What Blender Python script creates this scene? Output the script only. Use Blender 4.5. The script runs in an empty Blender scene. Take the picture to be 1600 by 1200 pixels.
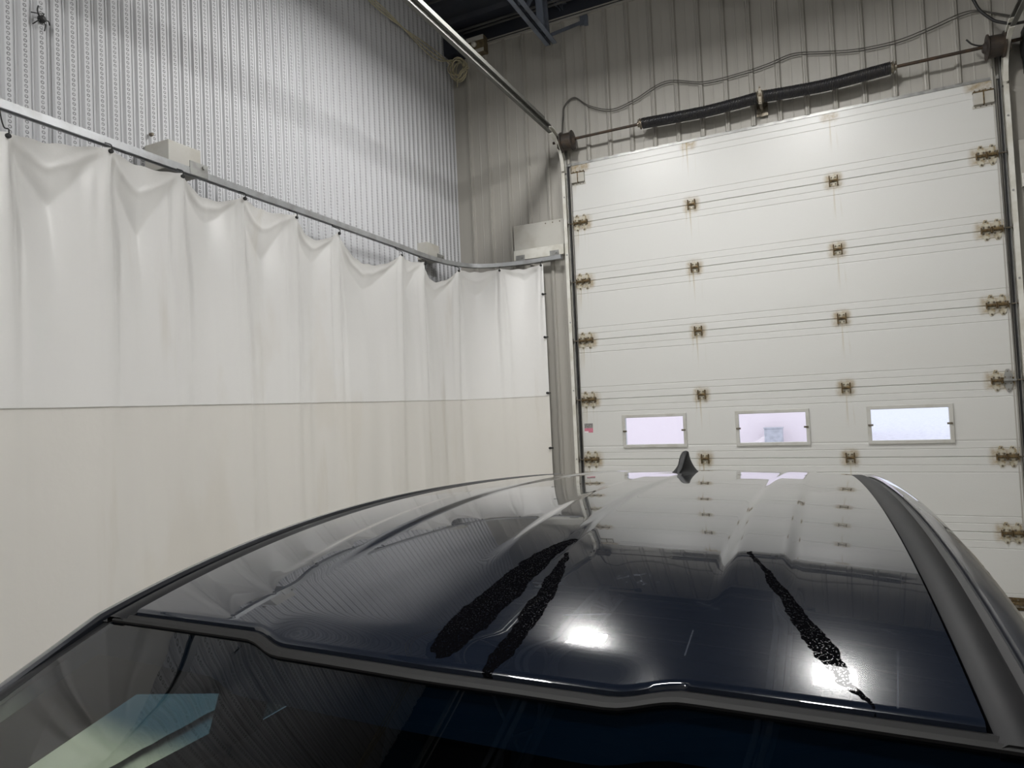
import bpy, bmesh, math, random
import numpy as np
from mathutils import Vector, Matrix

random.seed(7)
SC = bpy.context.scene
COL = SC.collection

# ------------------------------------------------------------------ camera
F_PX, W_PX, H_PX = 1055.93, 1600, 1200
YAW, PITCH, ROLL = math.radians(25.384), math.radians(1.9145), math.radians(-2.567)
CAMZ = 1.795


def cam_axes():
    cy, sy, cp, sp = math.cos(YAW), math.sin(YAW), math.cos(PITCH), math.sin(PITCH)
    fwd = Vector((-sy * cp, cy * cp, sp))
    right = Vector((cy, sy, 0))
    up = right.cross(fwd)
    r2 = right * math.cos(ROLL) + up * math.sin(ROLL)
    u2 = -right * math.sin(ROLL) + up * math.cos(ROLL)
    return r2, u2, fwd


AX = cam_axes()
cam_d = bpy.data.cameras.new('camera')
cam_d.sensor_fit = 'HORIZONTAL'
cam_d.sensor_width = 36.0
cam_d.lens = 36.0 * F_PX / W_PX
cam_d.clip_start = 0.02
cam_d.clip_end = 500
cam = bpy.data.objects.new('camera', cam_d)
COL.objects.link(cam)
M = Matrix.Identity(4)
for i in range(3):
    M[i][0], M[i][1], M[i][2] = AX[0][i], AX[1][i], -AX[2][i]
M[2][3] = CAMZ
cam.matrix_world = M
SC.camera = cam


def ray(px, py):
    return AX[0] * ((px - 800) / F_PX) + AX[1] * ((600 - py) / F_PX) + AX[2]


# ------------------------------------------------------------------ world, exposure
world = bpy.data.worlds.new('overcast_sky')
SC.world = world
world.use_nodes = True
wb = world.node_tree.nodes['Background']
wb.inputs['Color'].default_value = (0.86, 0.90, 1.0, 1)
wb.inputs['Strength'].default_value = 1.6
SC.view_settings.view_transform = 'Standard'
SC.view_settings.look = 'None'
SC.view_settings.exposure = 0.0
SC.view_settings.gamma = 1.0
SC.view_settings.use_curve_mapping = False

LAMP_STRENGTH = 215.0
# the two lamps mirrored in the car roof, and the same pair repeated down the bay; all hang outside the picture
LAMPS = [(-2.0, 4.2), (-.03, 4.2), (-2.0, -.7), (-.03, -.7), (-2.0, -5.6), (-.03, -5.6)]
LZ = 5.2

# room numbers (metres)
WL, WR, YD, YB, ZCEIL = -3.72, 2.75, 6.62, -8.0, 6.0
DX0, DX1, DTOP, SEC = -2.345, 1.313, 4.267, 0.6096
SECW = DX1 - DX0


# ------------------------------------------------------------------ node helpers
class V:
    """a float socket with arithmetic"""
    def __init__(s, nt, sock):
        s.nt, s.k = nt, sock

    def _m(s, op, *o):
        n = s.nt.nodes.new('ShaderNodeMath')
        n.operation = op
        for i, a in enumerate((s,) + o):
            if isinstance(a, V):
                s.nt.links.new(a.k, n.inputs[i])
            else:
                n.inputs[i].default_value = a
        return V(s.nt, n.outputs[0])

    def __add__(s, o): return s._m('ADD', o)
    def __sub__(s, o): return s._m('SUBTRACT', o)
    def __mul__(s, o): return s._m('MULTIPLY', o)
    def __truediv__(s, o): return s._m('DIVIDE', o)
    def mn(s, o): return s._m('MINIMUM', o)
    def mx(s, o): return s._m('MAXIMUM', o)
    def abs(s): return s._m('ABSOLUTE')
    def sqrt(s): return s._m('SQRT')
    def mod(s, o): return s._m('FLOORED_MODULO', o)
    def clamp(s): return s.mx(0.0).mn(1.0)

    def smooth(s, a, b, lo=0.0, hi=1.0):
        n = s.nt.nodes.new('ShaderNodeMapRange')
        n.interpolation_type = 'SMOOTHSTEP'
        s.nt.links.new(s.k, n.inputs[0])
        n.inputs[1].default_value = a
        n.inputs[2].default_value = b
        n.inputs[3].default_value = lo
        n.inputs[4].default_value = hi
        return V(s.nt, n.outputs[0])


class Mat:
    def __init__(s, name, color=(.5, .5, .5), rough=.5, metal=0.0, spec=.5):
        s.m = bpy.data.materials.new(name)
        s.m.use_nodes = True
        s.nt = s.m.node_tree
        s.b = s.nt.nodes['Principled BSDF']
        s.b.inputs['Base Color'].default_value = (*color, 1)
        s.b.inputs['Roughness'].default_value = rough
        s.b.inputs['Metallic'].default_value = metal
        s.b.inputs['Specular IOR Level'].default_value = spec
        s.color = color

    def xyz(s, kind='Object'):
        t = s.nt.nodes.new('ShaderNodeTexCoord')
        p = s.nt.nodes.new('ShaderNodeSeparateXYZ')
        s.nt.links.new(t.outputs[kind], p.inputs[0])
        return [V(s.nt, p.outputs[i]) for i in range(3)]

    def noise(s, scale=5.0, detail=4.0, stretch=(1, 1, 1), rough=.55, kind='Object'):
        t = s.nt.nodes.new('ShaderNodeTexCoord')
        mp = s.nt.nodes.new('ShaderNodeMapping')
        mp.inputs['Scale'].default_value = stretch
        s.nt.links.new(t.outputs[kind], mp.inputs[0])
        n = s.nt.nodes.new('ShaderNodeTexNoise')
        n.inputs['Scale'].default_value = scale
        n.inputs['Detail'].default_value = detail
        n.inputs['Roughness'].default_value = rough
        s.nt.links.new(mp.outputs[0], n.inputs['Vector'])
        return V(s.nt, n.outputs[0])

    def mix(s, fac, a, b):
        n = s.nt.nodes.new('ShaderNodeMix')
        n.data_type = 'RGBA'
        s.put(fac, n.inputs[0])
        for k, c in ((6, a), (7, b)):
            if isinstance(c, tuple):
                n.inputs[k].default_value = (*c, 1)
            else:
                s.nt.links.new(c, n.inputs[k])
        return n.outputs[2]

    def put(s, v, sock):
        if isinstance(v, V):
            s.nt.links.new(v.k, sock)
        elif isinstance(v, (int, float)):
            sock.default_value = v
        else:
            s.nt.links.new(v, sock)

    def base(s, c): s.nt.links.new(c, s.b.inputs['Base Color']); return s
    def set(s, k, v): s.put(v, s.b.inputs[k]); return s

    def bump(s, h, strength=.3, dist=.01):
        n = s.nt.nodes.new('ShaderNodeBump')
        n.inputs['Strength'].default_value = strength
        n.inputs['Distance'].default_value = dist
        s.nt.links.new(h.k, n.inputs['Height'])
        s.nt.links.new(n.outputs[0], s.b.inputs['Normal'])
        return s

    def vary(s, other, scale=4., stretch=(1, 1, 1), lo=.4, hi=.7, amount=1., detail=5.):
        f = s.noise(scale, detail, stretch).smooth(lo, hi) * amount
        s.base(s.mix(f, s.color, other))
        return s


def plain(name, color, rough=.5, metal=0., other=None, scale=6., stretch=(1, 1, 1), amount=1., spec=.5):
    m = Mat(name, color, rough, metal, spec)
    m.vary(other if other else tuple(c * .8 for c in color), scale, stretch, amount=amount)
    return m.m


# ------------------------------------------------------------------ mesh helpers
class MB:
    def __init__(s):
        s.v, s.f, s.mi, s.cur = [], [], [], 0

    def slot(s, i): s.cur = i; return s

    def add(s, vs, fs):
        o = len(s.v)
        s.v += [tuple(p) for p in vs]
        for q in fs:
            s.f.append(tuple(o + i for i in q))
            s.mi.append(s.cur)
        return s

    def box(s, x0, y0, z0, x1, y1, z1):
        x0, x1 = sorted((x0, x1)); y0, y1 = sorted((y0, y1)); z0, z1 = sorted((z0, z1))
        vs = [(x, y, z) for z in (z0, z1) for y in (y0, y1) for x in (x0, x1)]
        return s.add(vs, [(0, 2, 3, 1), (4, 5, 7, 6), (0, 1, 5, 4), (2, 6, 7, 3), (0, 4, 6, 2), (1, 3, 7, 5)])

    def obox(s, a, b, w, h, up=(0, 0, 1)):
        a, b = Vector(a), Vector(b)
        d = (b - a).normalized()
        sd = d.cross(Vector(up))
        sd = sd.normalized() if sd.length > 1e-6 else Vector((1, 0, 0))
        u = sd.cross(d)
        vs = []
        for p in (a, b):
            for i, j in ((-1, -1), (1, -1), (1, 1), (-1, 1)):
                vs.append(p + sd * (i * w / 2) + u * (j * h / 2))
        return s.add(vs, [(3, 2, 1, 0), (4, 5, 6, 7), (0, 1, 5, 4), (1, 2, 6, 5), (2, 3, 7, 6), (3, 0, 4, 7)])

    def tube(s, pts, r, n=8, cap=True, closed=False):
        pts = [Vector(p) for p in pts]
        m = len(pts)
        t0 = None
        rings = []
        nrm = None
        for i, p in enumerate(pts):
            if closed:
                t = pts[(i + 1) % m] - pts[i - 1]
            else:
                t = pts[min(i + 1, m - 1)] - pts[max(i - 1, 0)]
            t.normalize()
            if nrm is None:
                a = Vector((0, 0, 1)) if abs(t.z) < .9 else Vector((1, 0, 0))
                nrm = a.cross(t).normalized()
            else:
                nrm = (nrm - t * nrm.dot(t)).normalized()
            b = t.cross(nrm)
            rr = r[i] if isinstance(r, (list, tuple)) else r
            rings.append([p + (nrm * math.cos(k * 2 * math.pi / n) + b * math.sin(k * 2 * math.pi / n)) * rr for k in range(n)])
        vs = [q for g in rings for q in g]
        fs = []
        for i in range(m if closed else m - 1):
            j = (i + 1) % m
            for k in range(n):
                fs.append((i * n + k, i * n + (k + 1) % n, j * n + (k + 1) % n, j * n + k))
        if cap and not closed:
            fs.append(tuple(range(n - 1, -1, -1)))
            fs.append(tuple((m - 1) * n + k for k in range(n)))
        return s.add(vs, fs)

    def sweep(s, pts, prof, frame, cap=True):
        """prof: list of (a,b); frame(i) -> (A,B) vectors"""
        m, n = len(pts), len(prof)
        vs = []
        for i, p in enumerate(pts):
            A, B = frame(i)
            vs += [Vector(p) + A * a + B * b for a, b in prof]
        fs = [(i * n + k, i * n + (k + 1) % n, (i + 1) * n + (k + 1) % n, (i + 1) * n + k) for i in range(m - 1) for k in range(n)]
        if cap:
            fs += [tuple(range(n - 1, -1, -1)), tuple((m - 1) * n + k for k in range(n))]
        return s.add(vs, fs)

    def grid(s, fn, nu, nv, flip=False):
        vs = [fn(i / nu, j / nv) for j in range(nv + 1) for i in range(nu + 1)]
        w = nu + 1
        fs = []
        for j in range(nv):
            for i in range(nu):
                q = (j * w + i, j * w + i + 1, (j + 1) * w + i + 1, (j + 1) * w + i)
                fs.append(q[::-1] if flip else q)
        return s.add(vs, fs)

    def lathe(s, c, axis, prof, n=20):
        """prof (dist along axis, radius)"""
        c, ax = Vector(c), Vector(axis).normalized()
        a = ax.orthogonal().normalized()
        b = ax.cross(a)
        vs = [c + ax * d + (a * math.cos(2 * math.pi * k / n) + b * math.sin(2 * math.pi * k / n)) * r for d, r in prof for k in range(n)]
        m = len(prof)
        fs = [(i * n + k, i * n + (k + 1) % n, (i + 1) * n + (k + 1) % n, (i + 1) * n + k) for i in range(m - 1) for k in range(n)]
        fs += [tuple(range(n - 1, -1, -1)), tuple((m - 1) * n + k for k in range(n))]
        return s.add(vs, fs)

    def mesh(s, name, mats, smooth=False, off=(0, 0, 0), auto=None):
        me = bpy.data.meshes.new(name)
        me.from_pydata([(x - off[0], y - off[1], z - off[2]) for x, y, z in s.v], [], s.f)
        for m in (mats if isinstance(mats, (list, tuple)) else [mats]):
            me.materials.append(m)
        me.polygons.foreach_set('material_index', s.mi)
        me.update()
        bm = bmesh.new(); bm.from_mesh(me)
        bmesh.ops.recalc_face_normals(bm, faces=bm.faces)
        bm.to_mesh(me); bm.free()
        if smooth:
            me.polygons.foreach_set('use_smooth', [True] * len(me.polygons))
            if auto:
                me.set_sharp_from_angle(angle=math.radians(auto))
        return me

    def build(s, name, mats, parent=None, smooth=False, auto=None, bevel=0, loc=None):
        off = world_loc(parent) if parent else (0, 0, 0)
        if loc is not None:
            o = bpy.data.objects.new(name, s.mesh(name, mats, smooth, loc, auto))
            o.location = Vector(loc) - Vector(off)
        else:
            o = bpy.data.objects.new(name, s.mesh(name, mats, smooth, off, auto))
        COL.objects.link(o)
        if parent:
            o.parent = parent
        if bevel:
            b = o.modifiers.new('bevel', 'BEVEL')
            b.width = bevel; b.segments = 2; b.limit_method = 'ANGLE'
        return o


def world_loc(o):
    l = Vector((0, 0, 0))
    while o:
        l += o.location
        o = o.parent
    return l


def tag(o, label=None, cat=None, group=None, kind=None):
    for k, v in (('label', label), ('category', cat), ('group', group), ('kind', kind)):
        if v:
            o[k] = v
    return o


def empty(name, loc, label=None, cat=None, group=None, kind=None, parent=None):
    o = bpy.data.objects.new(name, None)
    o.empty_display_size = .1
    o.location = loc
    COL.objects.link(o)
    if parent:
        o.parent = parent
    return tag(o, label, cat, group, kind)


def dupe(o, loc, parent):
    c = o.copy()
    COL.objects.link(c)
    c.parent = parent
    c.location = loc
    return c


def catmull(pts, n):
    P = [Vector(p) for p in pts]
    P = [P[0] * 2 - P[1]] + P + [P[-1] * 2 - P[-2]]
    out = []
    for i in range(1, len(P) - 2):
        a, b, c, d = P[i - 1:i + 3]
        for k in range(n):
            t = k / n
            out.append(.5 * ((2 * b) + (c - a) * t + (2 * a - 5 * b + 4 * c - d) * t * t + (3 * b - a - 3 * c + d) * t ** 3))
    out.append(P[-2])
    return out


def sstep(a, b, x):
    t = min(max((x - a) / (b - a), 0), 1)
    return t * t * (3 - 2 * t)


# ------------------------------------------------------------------ materials
def make_liner():
    m = Mat('perforated_liner', (.52, .525, .54), .55, .0)
    x, y, z = m.xyz()
    u = y.mod(.0815) - .0315
    w = z.mod(.027) - .0135
    r = (u * u + w * w * .9).sqrt()
    ring = (r - .0068).abs().smooth(.0042, .0012)
    grime = m.noise(1.3, 5, (1, 1, .6)).smooth(.45, .75) * .3
    c = m.mix(grime, m.color, (.43, .43, .43))
    c = m.mix(ring * m.noise(60, 2).smooth(.25, .6, .5, .95), c, (.14, .14, .145))
    m.base(c)
    return m.m


def make_wall_panel():
    m = Mat('ribbed_wall_sheet', (.375, .36, .325), .5, .0)
    f = m.noise(2, 5, (9, 1, .35), kind='Object').smooth(.45, .8) * .35
    c = m.mix(f, m.color, (.29, .275, .245))
    f2 = m.noise(2, 4, (1, 1, 1)).smooth(.5, .8) * .35
    c = m.mix(f2, c, (.29, .275, .245))
    m.base(c)
    return m.m


RUSTX = [.085, 1.21, 2.445, 3.573]


def make_door_skin():
    m = Mat('door_skin', (.635, .635, .615), .34)
    x, y, z = m.xyz()
    dx = None
    for i, c in enumerate(RUSTX):
        wd = .085 if i in (0, 3) else .04
        d = ((x - c).abs() - wd).mx(0.0)
        dx = d if dx is None else dx.mn(d)
    dz = z.mn((z * -1.0) + SEC)
    dist = (dx * dx * 1.6 + (dz - .03).mx(0.0) * (dz - .03).mx(0.0)).sqrt()
    n = m.noise(28, 4, (1, 1, 1)).smooth(.3, .7, .35, 1.0)
    halo = dist.smooth(.075, .0) * n
    drip = m.noise(55, 1, (1, 1, .02)).smooth(.53, .63) * dx.smooth(.03, .0) * z.smooth(.22, .56) * m.noise(3, 2, (1, 1, .2)).smooth(.40, .58)
    grime = m.noise(1.1, 5, (.35, 1, 1)).smooth(.5, .8) * .25
    c = m.mix(grime, m.color, (.53, .51, .45))
    c = m.mix(drip * .8, c, (.34, .245, .07))
    c = m.mix(halo * .75, c, (.27, .175, .04))
    m.base(c)
    h = m.noise(190, 2, (1, 1, .5)) + m.noise(28, 2, (.4, 1, 1)) * .6
    m.bump(h, .32, .002)
    return m.m


def make_curtain():
    m = Mat('vinyl_curtain', (.78, .775, .76), .38)
    x, y, z = m.xyz()
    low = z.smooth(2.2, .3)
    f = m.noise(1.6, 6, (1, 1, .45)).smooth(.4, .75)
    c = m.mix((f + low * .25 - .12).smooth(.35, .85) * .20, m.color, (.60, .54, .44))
    lower = z.smooth(1.890, 1.887) * .38
    c = m.mix(lower, c, (.62, .58, .50))
    st = m.noise(5, 5, (1, 1, .12)).smooth(.62, .8) * .3
    c = m.mix(st, c, (.52, .47, .37))
    m.base(c)
    m.bump(m.noise(9, 4), .12, .02)
    return m.m


def glass_mat(name, tint, rough=.0, ior=1.5, band=None):
    m = bpy.data.materials.new(name)
    m.use_nodes = True
    nt = m.node_tree
    nt.nodes.clear()
    out = nt.nodes.new('ShaderNodeOutputMaterial')
    tr = nt.nodes.new('ShaderNodeBsdfTransparent')
    gl = nt.nodes.new('ShaderNodeBsdfGlossy')
    gl.inputs['Roughness'].default_value = rough
    fr = nt.nodes.new('ShaderNodeFresnel')
    geo = nt.nodes.new('ShaderNodeNewGeometry')      # same reflectance from both sides of the sheet
    bk = V(nt, geo.outputs['Backfacing']) * (1 / ior - ior) + ior
    nt.links.new(bk.k, fr.inputs[0])
    mx = nt.nodes.new('ShaderNodeMixShader')
    nt.links.new(fr.outputs[0], mx.inputs[0])
    nt.links.new(tr.outputs[0], mx.inputs[1])
    nt.links.new(gl.outputs[0], mx.inputs[2])
    nt.links.new(mx.outputs[0], out.inputs[0])
    tr.inputs[0].default_value = (*tint, 1)
    if band:
        t = nt.nodes.new('ShaderNodeTexCoord')
        p = nt.nodes.new('ShaderNodeSeparateXYZ')
        nt.links.new(t.outputs['Object'], p.inputs[0])
        f = V(nt, p.outputs[2]).smooth(band[0], band[1])
        n = nt.nodes.new('ShaderNodeMix')
        n.data_type = 'RGBA'
        nt.links.new(f.k, n.inputs[0])
        n.inputs[6].default_value = (*tint, 1)
        n.inputs[7].default_value = (*band[2], 1)
        nt.links.new(n.outputs[2], tr.inputs[0])
    return m


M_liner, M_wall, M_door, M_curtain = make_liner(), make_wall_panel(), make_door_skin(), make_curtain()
M_floor = plain('concrete', (.46, .45, .42), .3, other=(.36, .35, .32), scale=2.)
M_deck = plain('navy_roof_deck', (.020, .024, .035), .7, other=(.026, .028, .036))
M_cond = plain('dull_conduit', (.10, .10, .095), .6, other=(.07, .07, .07))
M_joist = plain('joist_paint', (.13, .15, .19), .5, other=(.09, .1, .12))
M_galv = plain('galvanised_steel', (.36, .36, .345), .42, .55, other=(.25, .25, .24), scale=14.)
M_track = plain('dull_track_steel', (.11, .11, .10), .6, .0, other=(.11, .11, .10), scale=10., spec=.3)
M_alu = plain('rail_steel', (.42, .43, .44), .4, .5, other=(.33, .33, .33), scale=9.)
M_white = plain('white_paint', (.68, .67, .62), .4, other=(.55, .53, .46), scale=7.)
M_board = plain('mounting_board_paint', (.50, .49, .45), .5, other=(.43, .41, .36), scale=5.)
M_dark = plain('dark_rubber', (.012, .012, .012), .6, other=(.02, .02, .02))
M_spring = plain('black_spring_steel', (.022, .022, .025), .38, .3, other=(.035, .033, .03), scale=30.)
M_shaft = plain('rusty_shaft', (.045, .034, .026), .55, .4, other=(.08, .05, .03), scale=20.)
M_drum = plain('drum_iron', (.045, .038, .034), .5, .4, other=(.075, .055, .04), scale=18.)
M_rust = plain('rusted_steel', (.075, .05, .022), .75, .2, other=(.17, .115, .045), scale=60.)
M_hplate = plain('hinge_plate_paint', (.52, .49, .40), .5, .1, other=(.24, .17, .07), scale=32.)
M_bolt = plain('bolt_steel', (.22, .20, .16), .4, .6, other=(.1, .07, .04), scale=40.)
M_frame = plain('window_frame_vinyl', (.54, .535, .505), .4, other=(.47, .46, .42), scale=9.)
M_wire = plain('grey_wire', (.09, .085, .075), .6)
M_cream = plain('cream_cable', (.52, .47, .32), .55, other=(.36, .32, .2))
M_brown = plain('aged_brown_box', (.16, .125, .065), .6, other=(.09, .07, .04), scale=20.)
M_pane = glass_mat('window_pane', (.93, .94, .96), .02)


# ------------------------------------------------------------------ structure
def struct(o, label, cat=None):
    return tag(o, label, cat, kind='structure')


b = MB(); b.box(WL - .2, YB - .2, -.15, WR + .2, YD + .12, 0)
struct(b.build('floor', M_floor), 'grey concrete workshop floor', 'floor')

# ceiling deck: trapezoid ribs running across the bay
b = MB()
prof = []
y = YB - .2
while y < YD + .2:
    prof += [(y, 6.04), (y + .11, 6.04), (y + .14, 6.0), (y + .27, 6.0)]
    y += .30
vs = [(x, yy, zz) for x in (WL - .2, WR + .2) for yy, zz in prof]
n = len(prof)
b.add(vs, [(i, i + 1, n + i + 1, n + i) for i in range(n - 1)])
b.box(WL - .2, YB - .2, 6.08, WR + .2, YD + .2, 6.2)
ceiling = struct(b.build('ceiling', M_deck), 'dark navy ribbed metal roof deck', 'ceiling')
# steel joists under the deck
for k, xj in enumerate((-2.36, -.46, 1.44)):
    zj = 5.40
    b = MB()
    for sx in (-1, 1):
        b.box(xj + sx * .012, YB + .1, zj, xj + sx * .062, 6.25, zj + .006)
        b.box(xj + sx * .012, YB + .1, zj, xj + sx * .018, 6.25, zj + .055)
    for sx in (-1, 1):
        b.box(xj + sx * .012, YB, 5.985, xj + sx * .062, YD, 5.991)
        b.box(xj + sx * .012, YB, 5.93, xj + sx * .018, YD, 5.99)
    chord = b.build('roof_joist', M_joist, ceiling)
    ys = 6.12
    up = True
    while ys > YB + .6:
        w = MB()
        if up:
            w.obox((xj, ys, zj + .02), (xj, ys - .06, 5.97), .07, .03, up=(0, 1, 0)) if ys > 6 else w.obox((xj, ys, zj + .02), (xj, ys - .45, 5.97), .03, .03)
        else:
            w.obox((xj, ys - (.0), 5.97), (xj, ys - .45, zj + .02), .03, .03)
        w.build('web_strut', M_joist, chord)
        ys -= .06 if ys > 6 else .45
        up = not up
    w = MB(); w.obox((xj + .02, 6.2, zj + .07), (xj + .24, YD - .03, 5.74), .03, .03)
    w.box(xj + .2, YD - .04, 5.70, xj + .28, YD, 5.80)
    w.build('brace', M_joist, chord)
for yy, zz in ((6.40, 5.93), (6.46, 5.93), (5.86, 5.97), (5.2, 5.97)):
    b = MB(); b.tube([(WL + .05, yy, zz), (WR - .05, yy, zz)], .013, 8)
    b.build('ceiling_conduit', M_cond, ceiling, smooth=True)

# left wall: corrugated perforated sheets
b = MB(); b.box(WL - .2, YB - .2, 0, WL - .02, YD + .12, 6.1)
wall_left = struct(b.build('wall_left', M_wall), 'left wall lined with grey perforated corrugated metal sheets', 'wall')
PER, NP = .0815, 12


def corr_sheet():
    m = MB()
    pts = []
    for k in range(NP):
        o = k * PER
        pts += [(o + .004, 0.0), (o + .013, .014), (o + .050, .014), (o + .059, 0.0), (o + .066, 0.0), (o + .0685, .004), (o + .0725, .004), (o + .075, 0.0)]
    pts.append((NP * PER + .004, 0.0))
    n = len(pts)
    m.add([(d, yy, zz) for zz in (0.0, 5.99) for yy, d in pts], [(i, n + i, n + i + 1, i + 1) for i in range(n - 1)])
    return m.mesh('wall_panel', M_liner)


sheet = corr_sheet()
y0 = 2.24 - .0315 - PER * 12 * 11
k = 0
while y0 + k * PER * NP < YD:
    if y0 + (k + 1) * PER * NP > YB:
        o = bpy.data.objects.new('wall_panel', sheet)
        COL.objects.link(o)
        o.parent = wall_left
        o.location = (WL - .004 + (.003 if k % 2 else 0), y0 + k * PER * NP, 0)
    k += 1

# door wall: ribbed sheets around the opening, each panel its own piece
b = MB()
b.box(WL - .2, YD, 0, DX0 - .01, YD + .12, 6.1)
b.box(DX1 + .01, YD, 0, WR + .2, YD + .12, 6.1)
b.box(DX0 - .01, YD, DTOP + .02, DX1 + .01, YD + .12, 6.1)
wall_back = struct(b.build('wall_back', M_wall), 'beige ribbed metal wall around the overhead door', 'wall')
PP = .2297


def wall_panel_mesh(h):
    m = MB()
    pr = [(-.028, 0), (-.024, -.004), (-.014, -.026), (-.004, -.028), (-.002, -.022), (.002, -.022), (.004, -.028), (.014, -.026), (.024, -.004), (.028, 0), (.105, 0), (.109, -.002), (.115, -.002), (.119, 0), (PP - .027, 0)]
    n = len(pr)
    m.add([(x, d, z) for z in (0, h) for x, d in pr], [(i, i + 1, n + i + 1, n + i) for i in range(n - 1)])
    return m.mesh('wall_panel', M_wall)


tall, short = wall_panel_mesh(5.82), wall_panel_mesh(5.82 - DTOP - .025)
for k in range(-7, 24):
    x = 1.307 - PP * k
    if x - .03 < WL or x + PP > WR:
        continue
    inside = x > DX0 - .06 and x < DX1 - .03
    o = bpy.data.objects.new('wall_panel', short if inside else tall)
    COL.objects.link(o)
    o.parent = wall_back
    o.location = (x, YD - .004, DTOP + .025 if inside else 0)
b = MB(); b.box(WL, YD - .035, 5.812, WR, YD, 5.832); b.box(WL, YD - .03, 5.85, WR, YD, 5.862)
struct(b.build('trim_1', M_wall), 'metal angle trim along the top of the door wall', 'trim')
b = MB(); b.box(WL, YD - .02, 5.832, WR, YD - .001, 6.04)
struct(b.build('trim_3', M_deck), 'dark closure strip between the door wall and the roof deck', 'trim')
b = MB(); b.box(DX0 - .03, YD - .022, DTOP + .002, DX1 + .03, YD - .004, DTOP + .028)
struct(b.build('trim_2', M_galv), 'thin header strip above the overhead door', 'trim')

# remaining walls (out of the picture, they close the room)
b = MB()
n0 = int((YD - YB) / PP)
b.box(WR, YB - .2, 0, WR + .2, YD + .12, 6.1)
struct(b.build('wall_right', M_wall), 'plain beige metal wall opposite the corrugated wall', 'wall')
b = MB(); b.box(WL - .2, YB - .2, 0, WR + .2, YB, 6.1)
struct(b.build('wall_front', M_wall), 'plain beige metal wall at the far end of the bay', 'wall')

# ------------------------------------------------------------------ overhead door
door = empty('door_1', (DX0, YD - .01, 0), 'white sectional overhead door with three small windows and rusty hinges', 'door', kind='structure')
FY = -.02       # face plane of the sections (door-local y)


def section_mesh(holes=None):
    """ribbed face extruded along the width, windows cut out"""
    zs = [(0.0, .010), (.003, .004), (.006, 0.0)]
    for g in (.068, .128, SEC - .128, SEC - .068):
        zs += [(g - .005, 0.0), (g - .002, .0035), (g + .002, .0035), (g + .005, 0.0)]
    zs += [(SEC - .006, 0.0), (SEC - .003, .004), (SEC, .010)]
    xs = [0.0, SECW]
    if holes:
        x0h, x1h, z0h, z1h = holes[0]
        zs = [p for p in zs if not (z0h - .01 < p[0] < z1h + .01)] + [(z0h, 0.0), (z1h, 0.0)]
        zs.sort()
        for h in holes:
            xs += [h[0], h[1]]
        xs.sort()
    m = MB()
    n = len(zs)
    m.v = [(x, FY + d, z) for x in xs for z, d in zs]
    for i in range(len(xs) - 1):
        for j in range(n - 1):
            xm, zm = (xs[i] + xs[i + 1]) / 2, (zs[j][0] + zs[j + 1][0]) / 2
            if holes and any(h[0] < xm < h[1] and h[2] < zm < h[3] for h in holes):
                continue
            m.f.append((i * n + j, (i + 1) * n + j, (i + 1) * n + j + 1, i * n + j + 1)); m.mi.append(0)
    # back skin and edges
    yb = FY + .05
    if holes:
        for i in range(len(xs) - 1):
            xm = (xs[i] + xs[i + 1]) / 2
            if any(h[0] < xm < h[1] for h in holes):
                m.box(xs[i], FY + .02, .006, xs[i + 1], yb, holes[0][2]); m.box(xs[i], FY + .02, holes[0][3], xs[i + 1], yb, SEC - .006)
            else:
                m.box(xs[i], FY + .02, .006, xs[i + 1], yb, SEC - .006)
    else:
        m.box(0, FY + .02, .002, SECW, yb, SEC - .002)
    for x in (0, SECW):
        m.box(x - .001, FY + .002, .004, x + .001, FY + .03, SEC - .004)
    return m


def small_hinge():
    m = MB()
    m.slot(1).box(-.034, FY - .006, .006, .034, FY, .046).box(-.034, FY - .006, -.046, .034, FY, -.006)
    m.slot(0)
    m.tube([(-.03, FY - .013, 0), (.03, FY - .013, 0)], .011, 8)
    for sx in (-1, 1):
        m.box(sx * .027, FY - .022, -.045, sx * .037, FY - .001, .045)
    m.slot(2)
    for sx in (-1, 1):
        for z in (.03, -.03):
            m.lathe((sx * .015, FY - .006, z), (0, -1, 0), [(0, .007), (.005, .007), (.006, .004)], 6)
    return m.mesh('hinge', [M_rust, M_hplate, M_bolt])


def end_hinge(plate):
    """two hinges side by side with tapered leaves, knuckles, six bolts each and a roller stem"""
    m = MB()
    for cx in (-.038, .038):
        for s in (1, -1):
            pts = [(cx - .032, s * .008), (cx + .032, s * .008), (cx + .030, s * .04), (cx + .010, s * .086), (cx - .010, s * .086), (cx - .030, s * .04)]
            n = 6
            m.slot(1).add([(x, FY, z) for x, z in pts] + [(x, FY - .005, z) for x, z in pts],
                          [tuple(range(n)), tuple(range(2 * n - 1, n - 1, -1))] + [(i, (i + 1) % n, n + (i + 1) % n, n + i) for i in range(n)])
            m.slot(2)
            for bx, bz in ((-.018, .026), (.018, .026), (0, .072)):
                m.lathe((cx + bx, FY - .005, s * bz), (0, -1, 0), [(0, .008), (.006, .008), (.008, .004)], 6)
        m.slot(0).tube([(cx - .034, FY - .014, 0), (cx + .034, FY - .014, 0)], .012, 8)
        for sx in (-1, 1):
            m.slot(0).box(cx + sx * .030, FY - .03, -.024, cx + sx * .036, FY - .001, .024)
    return m.mesh('hinge', [M_rust if plate is not M_galv else M_bolt, plate, M_bolt])


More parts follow.
